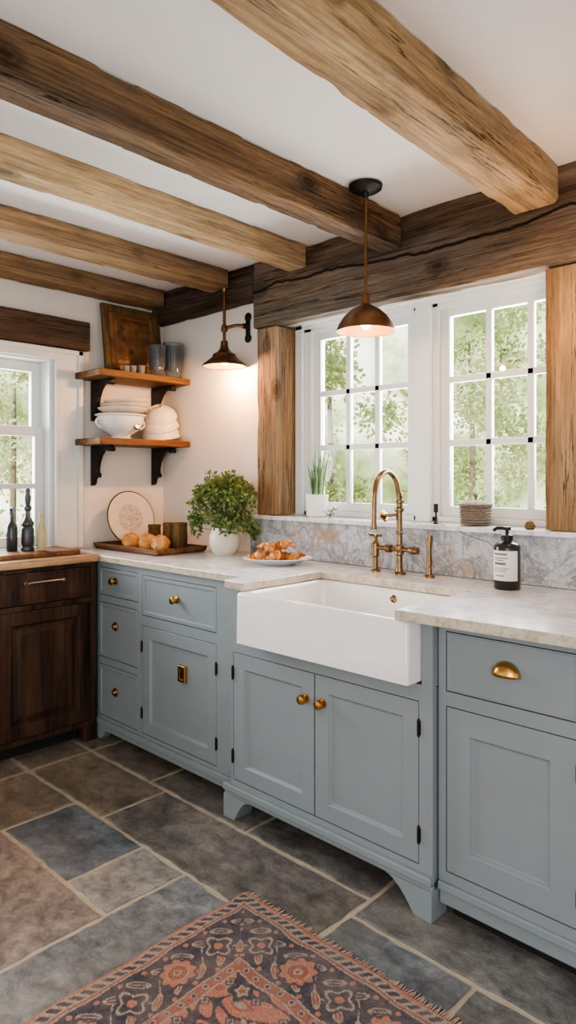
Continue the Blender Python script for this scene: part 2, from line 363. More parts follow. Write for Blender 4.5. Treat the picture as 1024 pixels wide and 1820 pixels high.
for x0,x1,y0,y1,c in tiles:
    g=.010; pts=[]
    cs=[(x0+g,y0+g),(x1-g,y0+g),(x1-g,y1-g),(x0+g,y1-g)]
    for j in range(4):
        p=Vector(cs[j]);q=Vector(cs[(j+1)%4]);n_=max(3,int((q-p).length/.04))
        for k in range(n_):
            w=p+(q-p)*k/n_; pts.append((w.x+R.uniform(-.004,.004),w.y+R.uniform(-.004,.004)))
    b=len(V);L=len(pts);cx=(x0+x1)/2;cy=(y0+y1)/2
    V+=[(p[0],p[1],-.008) for p in pts]+[(p[0],p[1],-.002) for p in pts]+[(p[0]+math.copysign(.003,cx-p[0]),p[1]+math.copysign(.003,cy-p[1]),0) for p in pts]
    for s in (0,L):
        for j in range(L): F.append((b+s+j,b+s+(j+1)%L,b+s+L+(j+1)%L,b+s+L+j)); cols.append(c); mi.append(0)
    F.append(tuple(range(b+2*L,b+3*L))); cols.append(c); mi.append(0)
fl=add('floor',V,F,[M['stone'],M['grout']],label='slate and sandstone flagstone floor with sandy grout',cat='floor',kind='structure')
me=fl.data; ca=me.color_attributes.new('Col','FLOAT_COLOR','CORNER')
for i,p in enumerate(me.polygons):
    p.material_index=mi[i]; c=C(*cols[i])
    for li in p.loop_indices: ca.data[li].color=c

# ------------------------------------------------------------------ beams & posts
HB=H-.002
beam('ceiling_beam',-1.0,2.335,(-.975,-.85,2.262,HB),(-1.110,-.948,2.257,HB),M['beam_a'],'golden oak ceiling beam with a dark knot, ending at the window lintel',seed=1,rough=.008)
beam('ceiling_beam',-2.0,2.335,(-1.69,-1.592,2.25,HB),(-1.69,-1.592,2.25,HB),M['beamdark'],'rough dark brown ceiling beam with deep cracks',seed=2,rough=.013)
beam('ceiling_beam',-2.0,2.335,(-2.225,-2.12,2.29,HB),(-2.225,-2.12,2.285,HB),M['beam_b'],'pale honey oak ceiling beam with knots',seed=3,rough=.007)
beam('ceiling_beam',-2.0,2.335,(-2.80,-2.665,2.29,HB),(-2.80,-2.665,2.29,HB),M['beam_c'],'mid brown oak ceiling beam',seed=4,rough=.008)
beam('ceiling_beam',-2.0,2.335,(-3.36,-3.225,2.295,HB),(-3.36,-3.225,2.295,HB),M['beam_c'],'oak ceiling beam running close along the shelf wall',seed=5)
beam('window_lintel_beam',-2.49,1.2,(2.352,2.434,2.06,HB),(2.352,2.434,2.05,HB),M['lintel'],'massive old oak lintel over the window with a long crack',axis='x',seed=6,rough=.012)
beam('corner_header_beam',-3.375,-2.505,(2.358,2.434,2.215,HB),(2.358,2.434,2.215,HB),M['header'],'dark rough oak header beam above the corner wall',axis='x',seed=7,rough=.011)
beam('window_post',1.123,2.054,(-2.487,-2.352,2.375,2.60),(-2.487,-2.352,2.375,2.60),M['post'],'honey weathered oak post standing beside the window',axis='z',seed=8,cat='post',flat_top=False,rough=.005)
beam('window_post',1.123,2.046,(-1.008,-.875,2.375,2.437),(-1.008,-.875,2.375,2.437),M['post'],'weathered oak post standing beside the window, lit warm',axis='z',seed=9,cat='post',flat_top=False,rough=.005)
# ------------------------------------------------------------------ main window
w=empty('window_1',(-1.6,2.56,1.12),'white double casement window with nine small panes each','window','structure')
X0,X1=-2.344,-.862
box('frame',[(X0,-2.25,2.52,2.60,1.12,2.07),(-.92,X1,2.52,2.60,1.12,2.07),(X0,X1,2.52,2.60,2.03,2.07),(X0,X1,2.52,2.60,1.12,1.145),(-1.655,-1.53,2.52,2.60,1.12,2.07)],M['white'],w,bevel=.004)
box('frame',[(X0,-2.295,2.50,2.52,1.12,2.068),(-1.630,-1.555,2.495,2.52,1.12,2.05),(X0,X1,2.50,2.52,2.045,2.068)],M['white'],w,bevel=.004)
def sash(par,x0,x1,z0,z1,yf,nx,nz,st=.042,mt=.026,axis='y',dep=.035,gl=True):
    bs=[(x0,x0+st,z0,z1),(x1-st,x1,z0,z1),(x0+st,x1-st,z0,z0+st),(x0+st,x1-st,z1-st,z1)]
    ix0,ix1,iz0,iz1=x0+st,x1-st,z0+st,z1-st; thin=[]
    for i in range(1,nx): c=ix0+(ix1-ix0)*i/nx; thin.append((c-mt/2,c+mt/2,iz0,iz1))
    for i in range(1,nz): c=iz0+(iz1-iz0)*i/nz; thin.append((ix0,ix1,c-mt/2,c+mt/2))
    if axis=='y': B=[(a,b,yf,yf+dep,c,d) for a,b,c,d in bs]+[(a,b,yf+.004,yf+dep-.006,c,d) for a,b,c,d in thin]; G=(ix0,ix1,yf+.018,yf+.021,iz0,iz1)
    else: B=[(yf-dep,yf,a,b,c,d) for a,b,c,d in bs]+[(yf-dep+.006,yf-.004,a,b,c,d) for a,b,c,d in thin]; G=(yf-.021,yf-.018,ix0,ix1,iz0,iz1)
    s=box('sash',B,M['white'],par,bevel=.003)
    box('glass',G,M['glass'],s)
sash(w,-2.25,-1.655,1.145,2.03,2.54,3,3)
sash(w,-1.53,-.92,1.145,2.03,2.54,3,3)
box('trim_2',(-2.491,.2,2.345,2.53,1.10,1.12),M['marble'],bevel=.004,label='pale stone window ledge above the backsplash',cat='window sill',kind='structure')
# ------------------------------------------------------------------ left window
w=empty('window_2',(-3.46,1.1,.945),'white double-hung sash window beside the shelves','window','structure')
cs=[(XL,XL+.022,1.737,1.893,.93,1.99),(XL,XL+.022,.40,.55,.93,1.99),(XL,XL+.022,.55,1.737,1.93,1.99)]
box('casing',cs+[(XL+.022,XL+.034,1.865,1.893,.93,1.99),(XL+.022,XL+.030,1.737,1.757,.93,1.93),(XL+.022,XL+.034,.4,1.893,1.965,1.99)],M['white'],w,bevel=.003)
box('jamb',[(XL-.16,XL,1.715,1.737,.945,1.94),(XL-.16,XL,.55,.572,.945,1.94),(XL-.16,XL,.572,1.715,1.92,1.94)],M['white'],w,bevel=.002)
sash(w,.572,1.715,1.53,1.92,XL-.10,2,1,st=.05,axis='x')
sash(w,.572,1.715,.95,1.575,XL-.06,2,2,st=.05,axis='x')
box('trim_3',(XL-.16,XL+.02,.572,1.715,.931,.949),M['white'],bevel=.003,label='white painted window sill',cat='window sill',kind='structure')
beam('window_head_board',.3,1.925,(XL,XL+.045,2.0,2.165),(XL,XL+.045,1.995,2.15),M['headboard'],'dark rough timber board above the sash window',seed=11,rough=.005,cat='beam')

# ------------------------------------------------------------------ cabinets
def mapY(Yf): return lambda a,d,z:(a,Yf-d,z)
def mapX(Xf): return lambda a,d,z:(Xf+d,a,z)
DOOR=[(0,-.018),(0,-.001),(.001,0),(.055,0),(.058,-.002),(.062,-.008),(.066,-.010)]
DRAW=[(0,-.018),(0,-.001),(.001,0),(.016,0),(.018,-.003),(.022,-.004)]
def faceframe(par,X0,X1,z0,z1,ops,Yf,mat,mapping='y',t=.02):
    xs=sorted({X0,X1}|{o[0] for o in ops}|{o[1] for o in ops}); zs=sorted({z0,z1}|{o[2] for o in ops}|{o[3] for o in ops}); B=[]
    for a,b in zip(xs,xs[1:]):
        for c,d in zip(zs,zs[1:]):
            mx,mz=(a+b)/2,(c+d)/2
            if any(o[0]<mx<o[1] and o[2]<mz<o[3] for o in ops): continue
            B.append((a,b,Yf,Yf+t,c,d) if mapping=='y' else (Yf-t,Yf,a,b,c,d))
    return box('face_frame',B,mat,par)
def knob(par,x,y,z,kind='round',mat=None):
    M_=T(x,y,z)@RX(90)
    if kind=='round': p=[(0.0,0),(.016,0),(.016,.003),(.007,.006),(.006,.014),(.014,.018),(.0175,.024),(.015,.031),(.007,.034),(0,.0345)]
    else: p=[(0,0),(.020,0),(.021,.003),(.017,.005),(.015,.004),(.011,.006),(.012,.012),(.008,.016),(0,.017)]
    lathe('knob',p,M_,mat or M['brass'],par,seg=24,label='brass knob')
def hinge(par,x,y,z):
    V,F=merge(lathevf([(0,-.028),(.003,-.027),(.0045,-.022),(.0045,.022),(.003,.027),(0,.028)],T(x,y-.003,z),12),boxvf([(x-.006,x+.006,y-.002,y+.001,z-.02,z+.02)]))
    add('hinge',V,F,M['black'],par,label='small black hinge')
g=.003
YL=1.82
cb=empty('base_cabinet',(-2.53,2.1,0),'blue-grey painted base cabinet with four drawers and a latched door','cabinet')
ops=[(-3.065,-2.72,.72,.86),(-3.065,-2.72,.41,.685),(-3.065,-2.72,.115,.375),(-2.685,-2.15,.665,.855),(-2.685,-2.15,.115,.62)]
box('body',(-3.04,-2.004,YL+.021,2.43,.09,.888),M['blue'],cb)
faceframe(cb,-3.085,-2.004,.09,.888,ops,YL,M['blue'])
for i,o in enumerate(ops):
    a=(o[0]+g,o[1]-g,o[2]+g,o[3]-g)
    if i<4:
        dr=nested('drawer',*a,mapY(YL),DRAW,M['blue'],cb)
        knob(dr,(o[0]+o[1])/2-(.02 if i<3 else 0),YL-.0005,(o[2]+o[3])/2+(.01 if i!=1 else .03),'round' if i in(0,3) else 'flat')
    else:
        dr=nested('door',*a,mapY(YL),DOOR,M['blue'],cb)
        l=nested('latch',-2.407,-2.357,.415,.487,mapY(YL),[(0,-.009),(0,.004),(.003,.006),(.012,.006),(.013,.003)],M['brass'],dr,label='square aged brass latch plate')
        V,F=merge(lathevf([(0,0),(.006,0),(.006,.002),(0,.002)],T(-2.382,YL-.0032,.457)@RX(90),14),boxvf([(-2.3845,-2.3795,YL-.0052,YL-.003,.438,.457)]))
        add('keyhole',V,F,M['black'],l)
        for hx in (o[0],o[1]):
            for hz in (.52,.21): hinge(dr,hx,YL,hz)
box('plinth',[(-3.085,-2.004,YL-.014,YL+.006,.072,.10),(-3.085,-2.004,YL-.006,YL+.006,.045,.072)],M['blue'],cb,bevel=.004)
box('plinth',(-3.04,-2.004,YL+.07,YL+.085,0,.09),M['shadow'],cb)  # recessed toe board, coloured as the shade in the floor gap
prism('foot',[(-3.085,0),(-3.03,0),(-3.01,.02),(-2.99,.05),(-3.085,.05)],'y',YL-.01,YL+.04,M['blue'],cb,bevel=.002)
YS=1.74
cb=empty('sink_cabinet',(-1.5,2.0,0),'blue-grey painted sink cabinet with two doors and bracket feet','cabinet')
ops=[(-1.957,-1.540,.15,.64),(-1.540,-1.122,.15,.64)]
box('body',[(-1.985,-1.078,YS+.021,2.43,.11,.685)],M['blue'],cb)
box('side',(-1.985,-1.967,YS+.021,1.84,.685,.888),M['blue'],cb)
faceframe(cb,-1.968,-1.075,.11,.69,ops,YS,M['blue'])
box('stile',(-1.968,-1.873,YS,YS+.02,.69,.885),M['blue'],cb)
box('stile',(-1.113,-1.075,YS,YS+.1,.69,.885),M['blue'],cb)
for i,o in enumerate(ops):
    dr=nested('door',o[0]+g,o[1]-g,o[2]+g,o[3]-g,mapY(YS),DOOR,M['blue'],cb)
    knob(dr,-1.580 if i==0 else -1.502,YS,.545)
    for hz in (.56,.24): hinge(dr,o[0] if i==0 else o[1],YS,hz)
box('plinth',[(-2.0,-1.072,YS-.018,YS+.01,.105,.132),(-2.0,-1.072,YS-.008,YS+.01,.085,.105)],M['blue'],cb,bevel=.005)
box('plinth',(-1.95,-1.09,YS+.16,YS+.175,0,.11),M['shadow'],cb)  # board set back behind the feet, in the painted shade colour
def foot(x0,x1,s):
    if s>0: 
        P=[(x0,.09),(x0,0),(x0+.06,0)]+[(x0+.06+ (x1-x0-.06)*t**1.0,.088*(math.sin(t*math.pi/2))) for t in (.08,.2,.35,.5,.7,.85,1)]
    else:
        P=[(x1,.09),(x1,0),(x1-.06,0)]+[(x1-.06-(x1-x0-.06)*t,.088*(math.sin(t*math.pi/2))) for t in (.08,.2,.35,.5,.7,.85,1)]
    prism('foot',P,'y',YS-.012,YS+.075,M['blue'],cb,bevel=.002)
foot(-2.0,-1.86,1); foot(-1.24,-1.072,-1)
YR=1.765
cb=empty('base_cabinet',(-.8,2.1,0),'blue-grey painted base cabinet with one drawer and one panelled door','cabinet')
ops=[(-1.046,-.663,.68,.858),(-1.046,-.663,.15,.638)]
box('body',(-1.069,-.56,YR+.021,2.43,.06,.888),M['blue'],cb)
faceframe(cb,-1.070,-.56,.10,.888,ops,YR,M['blue'])
dr=nested('drawer',-1.043,-.666,.683,.855,mapY(YR),[(0,-.018),(0,-.001),(.001,0),(.004,0),(.006,-.002),(.008,-.002)],M['blue'],cb)
V=[];F=[];na,nb=20,8
for i in range(na+1):
    th=math.pi*i/na
    for j in range(nb+1):
        ph=math.pi/2*j/nb; V.append((-.857+.040*math.cos(th),YR-.028*math.sin(th)*math.sin(ph)-.001,.764+.038*math.sin(th)*math.cos(ph)))
for i in range(na):
    for j in range(nb): a=i*(nb+1)+j; F.append((a,a+1,a+nb+2,a+nb+1))
add('cup_pull',V,F,M['brass'],dr,smooth=True,solid=.003,label='polished brass cup pull')
dr=nested('door',-1.043,-.666,.153,.635,mapY(YR),[(0,-.018),(0,-.001),(.001,0),(.070,0),(.073,-.002),(.078,-.010),(.082,-.011)],M['blue'],cb)
for hz in (.55,.23): hinge(dr,-.663,YR,hz)
box('plinth',[(-1.068,-.56,YR-.012,YR+.01,.095,.12),(-1.068,-.56,YR+.0,YR+.01,.05,.095)],M['blue'],cb,bevel=.004)
box('plinth',(-1.05,-.56,YR+.05,YR+.065,0,.06),M['shadow'],cb)  # toe kick, its dark colour painted in as shade
XD=-3.05
cb=empty('dark_cabinet',(-3.2,1.1,0),'dark stained walnut base cabinet with raised panel doors and a drawer','cabinet')
ops=[(1.300,1.765,.715,.868),(1.300,1.765,.10,.69),(.80,1.27,.715,.868),(.80,1.27,.10,.69)]
box('body',(XL+.005,XD-.021,.70,1.795,.075,.888),M['walnut'],cb)
faceframe(cb,.70,1.795,.075,.888,ops,XD,M['walnut'],'x')
RP=[(0,-.018),(0,-.001),(.002,0),(.058,0),(.062,-.003),(.068,-.014),(.076,-.014),(.080,-.012),(.1,-.003),(.104,-.002)]
for i,o in enumerate(ops):
    a=(o[0]+g,o[1]-g,o[2]+g,o[3]-g)
    if o[2]>.7:
        dr=nested('drawer',*a,mapX(XD),[(0,-.018),(0,-.002),(.003,0),(.012,0),(.014,-.002)],M['walnut'],cb)
        yc=1.525 if i==0 else 1.03
        V,F=merge(tubevf(smoothpts([(XD,yc-.095,.815),(XD+.02,yc-.092,.817),(XD+.026,yc-.06,.82),(XD+.026,yc+.06,.82),(XD+.02,yc+.092,.817),(XD,yc+.095,.815)],5),.0055,8),
            lathevf([(0,0),(.01,0),(.009,.004),(0,.005)],T(XD,yc-.095,.815)@RY(90),16),lathevf([(0,0),(.01,0),(.009,.004),(0,.005)],T(XD,yc+.095,.815)@RY(90),16))
        add('handle',V,F,M['steel'],dr,smooth=True,label='grey metal bar handle')
    else: nested('door',*a,mapX(XD),RP,M['walnut'],cb)
box('foot',(XD-.05,XD+.004,1.73,1.795,0,.075),M['walnut'],cb,bevel=.004)
box('foot',(XD-.05,XD+.004,.70,.77,0,.075),M['walnut'],cb,bevel=.004)
box('plinth',(XD-.09,XD-.075,.72,1.73,0,.075),M['shadow'],cb)  # recessed board between the feet, shade put into its colour

# ------------------------------------------------------------------ worktops
wt=prism('worktop',[(XL+.003,1.80),(-1.975,1.80),(-1.965,1.700),(-1.848,1.690),(-1.848,2.13),(-1.158,2.13),(-1.158,1.662),(-.52,1.690),(-.52,2.437),(XL+.003,2.437)],'z',.8885,CZ,[M['marble'],M['edge']],label='thick pale veined marble worktop around the sink',cat='worktop',bevel=.004)
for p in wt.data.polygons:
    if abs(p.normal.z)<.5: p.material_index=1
prism('wood_worktop',[(XL+.003,.68),(-3.022,.68),(-3.022,1.797),(XL+.003,1.797)],'z',.89,.925,M['boardwood'],label='honey brown timber worktop on the dark cabinet',cat='worktop',bevel=.004)
box('backsplash',(-2.535,-.4,2.37,2.438,CZ+.001,1.10),M['splash'],bevel=.003,label='grey and tan marble backsplash under the window',cat='backsplash')
# ------------------------------------------------------------------ sink
sk=empty('farmhouse_sink',(-1.48,1.9,.71),'white fireclay farmhouse sink with a deep apron front','sink')
x0,x1,y0,y1,zb,zt=-1.868,-1.118,1.672,2.155,.70,.887
def rrect(x0,x1,y0,y1,r,k=5):
    P=[]
    for cx,cy,a0 in ((x1-r,y1-r,0),(x0+r,y1-r,90),(x0+r,y0+r,180),(x1-r,y0+r,270)):
        for i in range(k+1):
            a=math.radians(a0+90*i/k); P.append((cx+r*math.cos(a),cy+r*math.sin(a)))
    return P
V=[];F=[]; rings=[(0,.010,zb),(0,.016,zt-.010),(.003,.016,zt-.003),(.009,.016,zt),(.028,.03,zt),(.033,.035,zt-.004),(.036,.038,zt-.012),(.040,.045,zb+.05),(.06,.05,zb+.03),(.2,.05,zb+.026)]
for ins,r,z in rings: V+=[(px,py,z) for px,py in rrect(x0+ins,x1-ins,y0+ins,y1-ins,r)]
L=24
for i in range(len(rings)-1):
    for j in range(L): F.append((i*L+j,i*L+(j+1)%L,(i+1)*L+(j+1)%L,(i+1)*L+j))
F.append(tuple(range(L)));F.append(tuple(range((len(rings)-1)*L,len(rings)*L)))
add('basin',V,F,M['ceramic'],sk,smooth=True,sharp=50)
lathe('overflow',[(0,.0),(.014,0),(.015,.003),(.011,.005),(.008,.002),(0,.001)],T(-1.478,y1-.036,.853)@RX(90),M['bronze'],sk,seg=24)
lathe('drain',[(0,.0),(.04,0),(.04,.003),(.03,.004),(.025,.001),(0,.001)],T(-1.48,1.95,zb+.026),M['steel'],sk,seg=24)
# ------------------------------------------------------------------ faucet
fx,fy=-1.563,2.28
fc=empty('bridge_faucet',(fx,fy,CZ),'aged brass bridge faucet with a tall gooseneck spout','faucet')
def post(prof,x,y,name='column',par=fc,mat=M['bronze']): return lathe(name,prof,T(x,y,CZ),mat,par,seg=24)
post([(0,0),(.028,0),(.028,.004),(.024,.008),(.016,.012),(.013,.03),(.013,.075),(.019,.08),(.019,.09),(.016,.095),(.019,.102),(.019,.115),(.013,.12),(.012,.16),(.015,.163),(.015,.169),(.012,.172),(.012,.25),(.018,.252),(.019,.259),(.018,.266),(.013,.27),(.013,.285),(.020,.288),(.020,.297),(.012,.300),(.012,.312),(.015,.316),(.012,.33),(0,.332)],fx,fy)
sp=[(fx,fy-.004,CZ+.28),(fx,fy-.008,CZ+.335),(fx,fy-.03,CZ+.385),(fx,fy-.085,CZ+.412),(fx,fy-.14,CZ+.385),(fx,fy-.165,CZ+.33),(fx,fy-.17,CZ+.27),(fx,fy-.172,CZ+.20)]
V,F=merge(tubevf(smoothpts(sp,8),.0105,14),lathevf([(0,0),(.013,0),(.014,.006),(.012,.022),(0,.024)],T(fx,fy-.172,CZ+.19),20))
add('spout',V,F,M['bronze'],fc,smooth=True)
xl=-1.682
post([(0,0),(.022,0),(.022,.006),(.012,.012),(.011,.06),(.016,.065),(.016,.115),(.011,.12),(.009,.14),(.014,.145),(.014,.155),(0,.158)],xl,fy)
V,F=merge(tubevf([(xl,fy,CZ+.10),(fx,fy,CZ+.10),(fx+.075,fy,CZ+.10)],.0095,12),lathevf([(0,-.014),(.016,-.012),(.017,0),(.016,.012),(0,.014)],T(fx-.05,fy,CZ+.1)@RY(90),16),lathevf([(0,-.02),(.014,-.018),(.017,0),(.014,.018),(0,.02)],T(fx+.07,fy,CZ+.1)@RY(90),16))
add('bridge',V,F,M['bronze'],fc,smooth=True)
V,F=merge(tubevf([(fx-.045,fy-.04,CZ+.235),(fx+.0,fy,CZ+.24)],.006,10),lathevf([(0,-.005),(.022,-.004),(.022,.004),(0,.005)],T(fx-.045,fy-.04,CZ+.235)@RY(70),20,fn=lambda a,z:1+.18*math.cos(4*a)))
add('handle',V,F,M['bronze'],fc,smooth=True)
V,F=merge(tubevf([(xl,fy,CZ+.15),(xl-.0,fy-.045,CZ+.158)],.005,10),tubevf([(xl-.03,fy,CZ+.15),(xl+.03,fy,CZ+.15)],.005,10))
add('handle',V,F,M['bronze'],fc,smooth=True)
sp_=empty('side_sprayer',(-1.424,2.28,CZ),'aged brass side sprayer standing on the worktop','sprayer')
lathe('base',[(0,0),(.022,0),(.022,.006),(.012,.014),(.010,.04),(0,.042)],T(-1.424,2.28,CZ),M['bronze'],sp_,seg=24)
lathe('head',[(0,.04),(.010,.041),(.012,.06),(.009,.10),(.012,.13),(.015,.15),(.013,.165),(0,.167)],T(-1.424,2.28,CZ),M['bronze'],sp_,seg=24)

# ------------------------------------------------------------------ pendant + sconce
px_,py_=-1.528,2.012
pd=empty('pendant_lamp',(px_,py_,1.83),'aged bronze dome pendant lamp with a glowing bulb','lamp')
lathe('canopy',[(0,0),(.062,0),(.060,-.012),(.045,-.022),(.014,-.028),(.010,-.045),(0,-.046)],T(px_,py_,H-.003),M['black'],pd)
tube('rod',[(px_,py_,H-.04),(px_,py_,1.955)],.0055,M['copper'],pd)
zq=1.848
lathe('shade',[(.009,.140),(.013,.137),(.016,.122),(.018,.100),(.028,.093),(.052,.080),(.080,.055),(.098,.029),(.107,.008),(.108,0),(.105,.0005),(.096,.025),(.077,.052),(.050,.075),(.020,.086),(.010,.088)],T(px_,py_,zq),M['copper'],pd,seg=48)
lathe('shade_lining',[(.1035,.0015),(.0945,.0245),(.0755,.051),(.049,.0735),(.019,.0845),(.0,.0855)],T(px_,py_,zq),M['shadein'],pd,seg=48)
lathe('socket',[(0,.084),(.014,.084),(.014,.064),(0,.063)],T(px_,py_,zq),M['shadein'],pd,seg=20)
lathe('bulb',[(0,.066),(.010,.064),(.018,.050),(.021,.036),(.018,.020),(.009,.010),(0,.007)],T(px_,py_,zq),M['bulb'],pd,seg=20)
def light(name,typ,loc,energy,color,parent=None,**kw):
    l=D.lights.new(name,typ); l.energy=energy; l.color=color
    for k,v in kw.items(): setattr(l,k,v)
    o=D.objects.new(name,l); pl=WL.get(parent.name,Vector()) if parent else Vector()
    o.location=Vector(loc)-pl; o.parent=parent; COL.objects.link(o); return o
light('bulb_light','POINT',(px_,py_,1.838),4,(1,.58,.27),pd,shadow_soft_size=.015)
sx_,sy_=-2.672,2.315
sc_=empty('wall_sconce',(-2.66,2.44,1.9),'bronze wall lamp with a flared shade on a jointed arm','lamp')
V,F=merge(lathevf([(0,0),(.022,0),(.024,.006),(.014,.012),(0,.013)],T(-2.62,2.438,2.15)@RX(90),20),lathevf([(0,0),(.022,0),(.024,.006),(.014,.012),(0,.013)],T(-2.62,2.438,2.04)@RX(90),20),boxvf([(-2.632,-2.608,2.428,2.438,2.03,2.16)]),tubevf([(-2.62,2.43,2.10),(-2.62,2.40,2.10)],.014,12))
add('backplate',V,F,M['black'],sc_,smooth=True)
tube('arm',smoothpts([(-2.62,2.40,2.10),(-2.64,2.37,2.10),(-2.66,2.34,2.09),(sx_,sy_,2.08)],6),.009,M['copper'],sc_)
V,F=merge(tubevf([(sx_,sy_,2.285),(sx_,sy_,1.98)],.008,12),lathevf([(0,0),(.016,.004),(.018,.02),(.012,.04),(0,.042)],T(sx_,sy_,2.06),16),lathevf([(0,0),(.016,.0),(.012,-.02),(0,-.021)],T(sx_,sy_,2.288),16))
add('rod',V,F,M['copper'],sc_,smooth=True)
zq=1.882
lathe('shade',[(.012,.135),(.018,.132),(.020,.105),(.026,.088),(.040,.074),(.058,.064),(.064,.048),(.088,.028),(.112,.010),(.116,0),(.110,.001),(.084,.024),(.060,.042),(.030,.068),(.010,.072)],T(sx_,sy_,zq),M['copper'],sc_,seg=48)
lathe('shade_lining',[(.1085,.0015),(.0825,.0235),(.059,.0405),(.029,.0665),(0,.0685)],T(sx_,sy_,zq),M['shadein'],sc_,seg=48)
lathe('bulb',[(0,.060),(.009,.057),(.017,.043),(.019,.030),(.014,.014),(0,.008)],T(sx_,sy_,zq),M['bulb'],sc_,seg=20)
light('bulb_light','POINT',(sx_+.01,sy_+.03,1.858),16,(1,.50,.20),sc_,shadow_soft_size=.02)
# ------------------------------------------------------------------ shelves
def shelf(zt,zlab):
    s=empty('wall_shelf',(XL,2.1,zt-.035),zlab,'shelf')
    box('board',(XL+.002,-3.105,1.85,2.432,zt-.034,zt),M['shelfwood'],s,bevel=.004)
    for yc in (1.965,2.365):
        z=zt-.035
        P=[(XL+.002,z),(-3.175,z),(-3.168,z-.008),(-3.172,z-.024),(-3.19,z-.030),(-3.205,z-.022),(-3.225,z-.018),(-3.255,z-.028),(-3.285,z-.055),(-3.305,z-.09),(-3.314,z-.125),(-3.312,z-.150),(-3.318,z-.166),(-3.333,z-.172),(-3.345,z-.185),(-3.350,z-.205),(-3.362,z-.215),(XL+.002,z-.218)]
        b=prism('bracket',P,'y',yc-.012,yc+.012,M['black'],s,bevel=.003)
        lathe('scroll',[(0,-.018),(.013,-.018),(.013,.018),(0,.018)],T(-3.185,yc,z-.019)@RX(90),M['black'],b,seg=18)
        lathe('scroll',[(0,-.018),(.013,-.018),(.013,.018),(0,.018)],T(-3.325,yc,z-.160)@RX(90),M['black'],b,seg=18)
shelf(1.872,'honey wood wall shelf on black scrolled brackets holding glasses')
shelf(1.515,'honey wood wall shelf on black scrolled brackets holding crockery')
Z1,Z2=1.8725,1.5155
ML=T(-3.285,2.185,Z1)@RY(-8)
ar=empty('carved_wooden_panel',(-3.3,2.185,Z1),'framed carved wooden panel leaning on the wall above the shelf','wall decoration')
def mapart(a,d,z): return ML@Vector((d,a,z))
nested('frame',-.19,.19,.001,.405,mapart,[(0,-.012),(0,.008),(.004,.012),(.03,.012),(.034,.006),(.04,.002)],M['canister'],ar)
nested('panel',-.149,.149,.042,.364,mapart,[(0,-.002),(0,.004),(.02,.008),(.03,.005),(.05,.010),(.07,.012)],M['carved'],ar)
def goblet(x,y,r,h,lab):
    lathe('glass_tumbler',[(0,0),(r*.72,0),(r*.80,.006),(r*.74,.018),(r*.84,.04),(r*.93,h*.45),(r*.98,h*.8),(r*1.02,h),(r*.96,h),(r*.90,h*.8),(r*.85,h*.45),(r*.74,.05),(0,.03)],T(x,y,Z1),M['smoke'],seg=64,label=lab,cat='glass',group='smoky ribbed glasses on the upper shelf',fn=lambda a,z:1+.025*math.cos(16*a))
goblet(-3.15,2.235,.048,.17,'smoky blue-grey ribbed glass tumbler on the shelf'); goblet(-3.16,2.352,.058,.20,'larger smoky blue-grey ribbed glass tumbler on the shelf')
for x,y,r,h in ((-3.14,2.03,.016,.034),(-3.145,2.075,.018,.04),(-3.14,2.125,.02,.046)):
    lathe('small_glass',[(0,0),(r*.8,0),(r,h),(r*.88,h),(r*.7,.006),(0,.006)],T(x,y,Z1),M['cut'],seg=16,label='tiny clear cut glass tumbler on the shelf',cat='glass',group='tiny tumblers on the upper shelf',fn=lambda a,z:1+.04*math.cos(8*a))
tu=empty('tureen_bowl',(-3.235,2.07,Z2),'white footed ceramic serving bowl with handles on the shelf','bowl')
tx,ty_=-3.235,2.055
lathe('body',[(0,0),(.06,0),(.062,.008),(.05,.014),(.055,.024),(.098,.05),(.122,.09),(.126,.122),(.139,.128),(.140,.134),(.122,.132),(.114,.09),(.085,.052),(0,.03)],T(tx,ty_,Z2),M['ceramic'],tu,seg=48)
for s in (-1,1):
    c=(tx,ty_+.120*s)
    tube('handle',smoothpts([(c[0],c[1],Z2+.10),(c[0],c[1]+.026*s,Z2+.105),(c[0],c[1]+.030*s,Z2+.08),(c[0],c[1]+.004*s,Z2+.06)],5),.006,M['ceramic'],tu)
lathe('handle',[(0,-.012),(.018,-.01),(.022,0),(.018,.01),(0,.012)],T(tx+.108,ty_+.03,Z2+.07)@RY(70),M['steel'],tu,seg=20,label='grey painted motif boss')
for i,(q,dz) in enumerate(((1.0,0),(.98,.022),(.92,.046))):
    z=Z2+.135+dz; r=.134*q
    lathe('wide_dish',[(0,0),(r*.5,0),(r*.55,.003),(r*.9,.022),(r,.034),(r*.98,.037),(r*.86,.026),(r*.5,.008),(0,.006)],T(tx+.002*i,ty_+.01+.012*i,z)@RX(2*i),M['cream'],seg=44,label='wide cream stoneware dish stacked on the serving bowl',cat='dish',group='cream dishes stacked on the serving bowl')
for i,(dz,r,tl) in enumerate(((0,.108,10),(.046,.106,20),(.092,.100,30))):
    lathe('cream_bowl',[(.0,.086),(.040,.086),(.042,.092),(.036,.092),(.035,.087),(r*.64,.074),(r*.92,.040),(r,.004),(r*.97,0),(r*.93,.004),(r*.87,.034),(r*.60,.066),(0,.078)],T(-3.238+.006*i,2.324-.004*i,Z2+.022+dz)@RX(tl)@RY(8),M['cream'],seg=40,label='cream stoneware bowl stacked upside down at a tilt',cat='bowl',group='cream bowls stacked on the lower shelf')

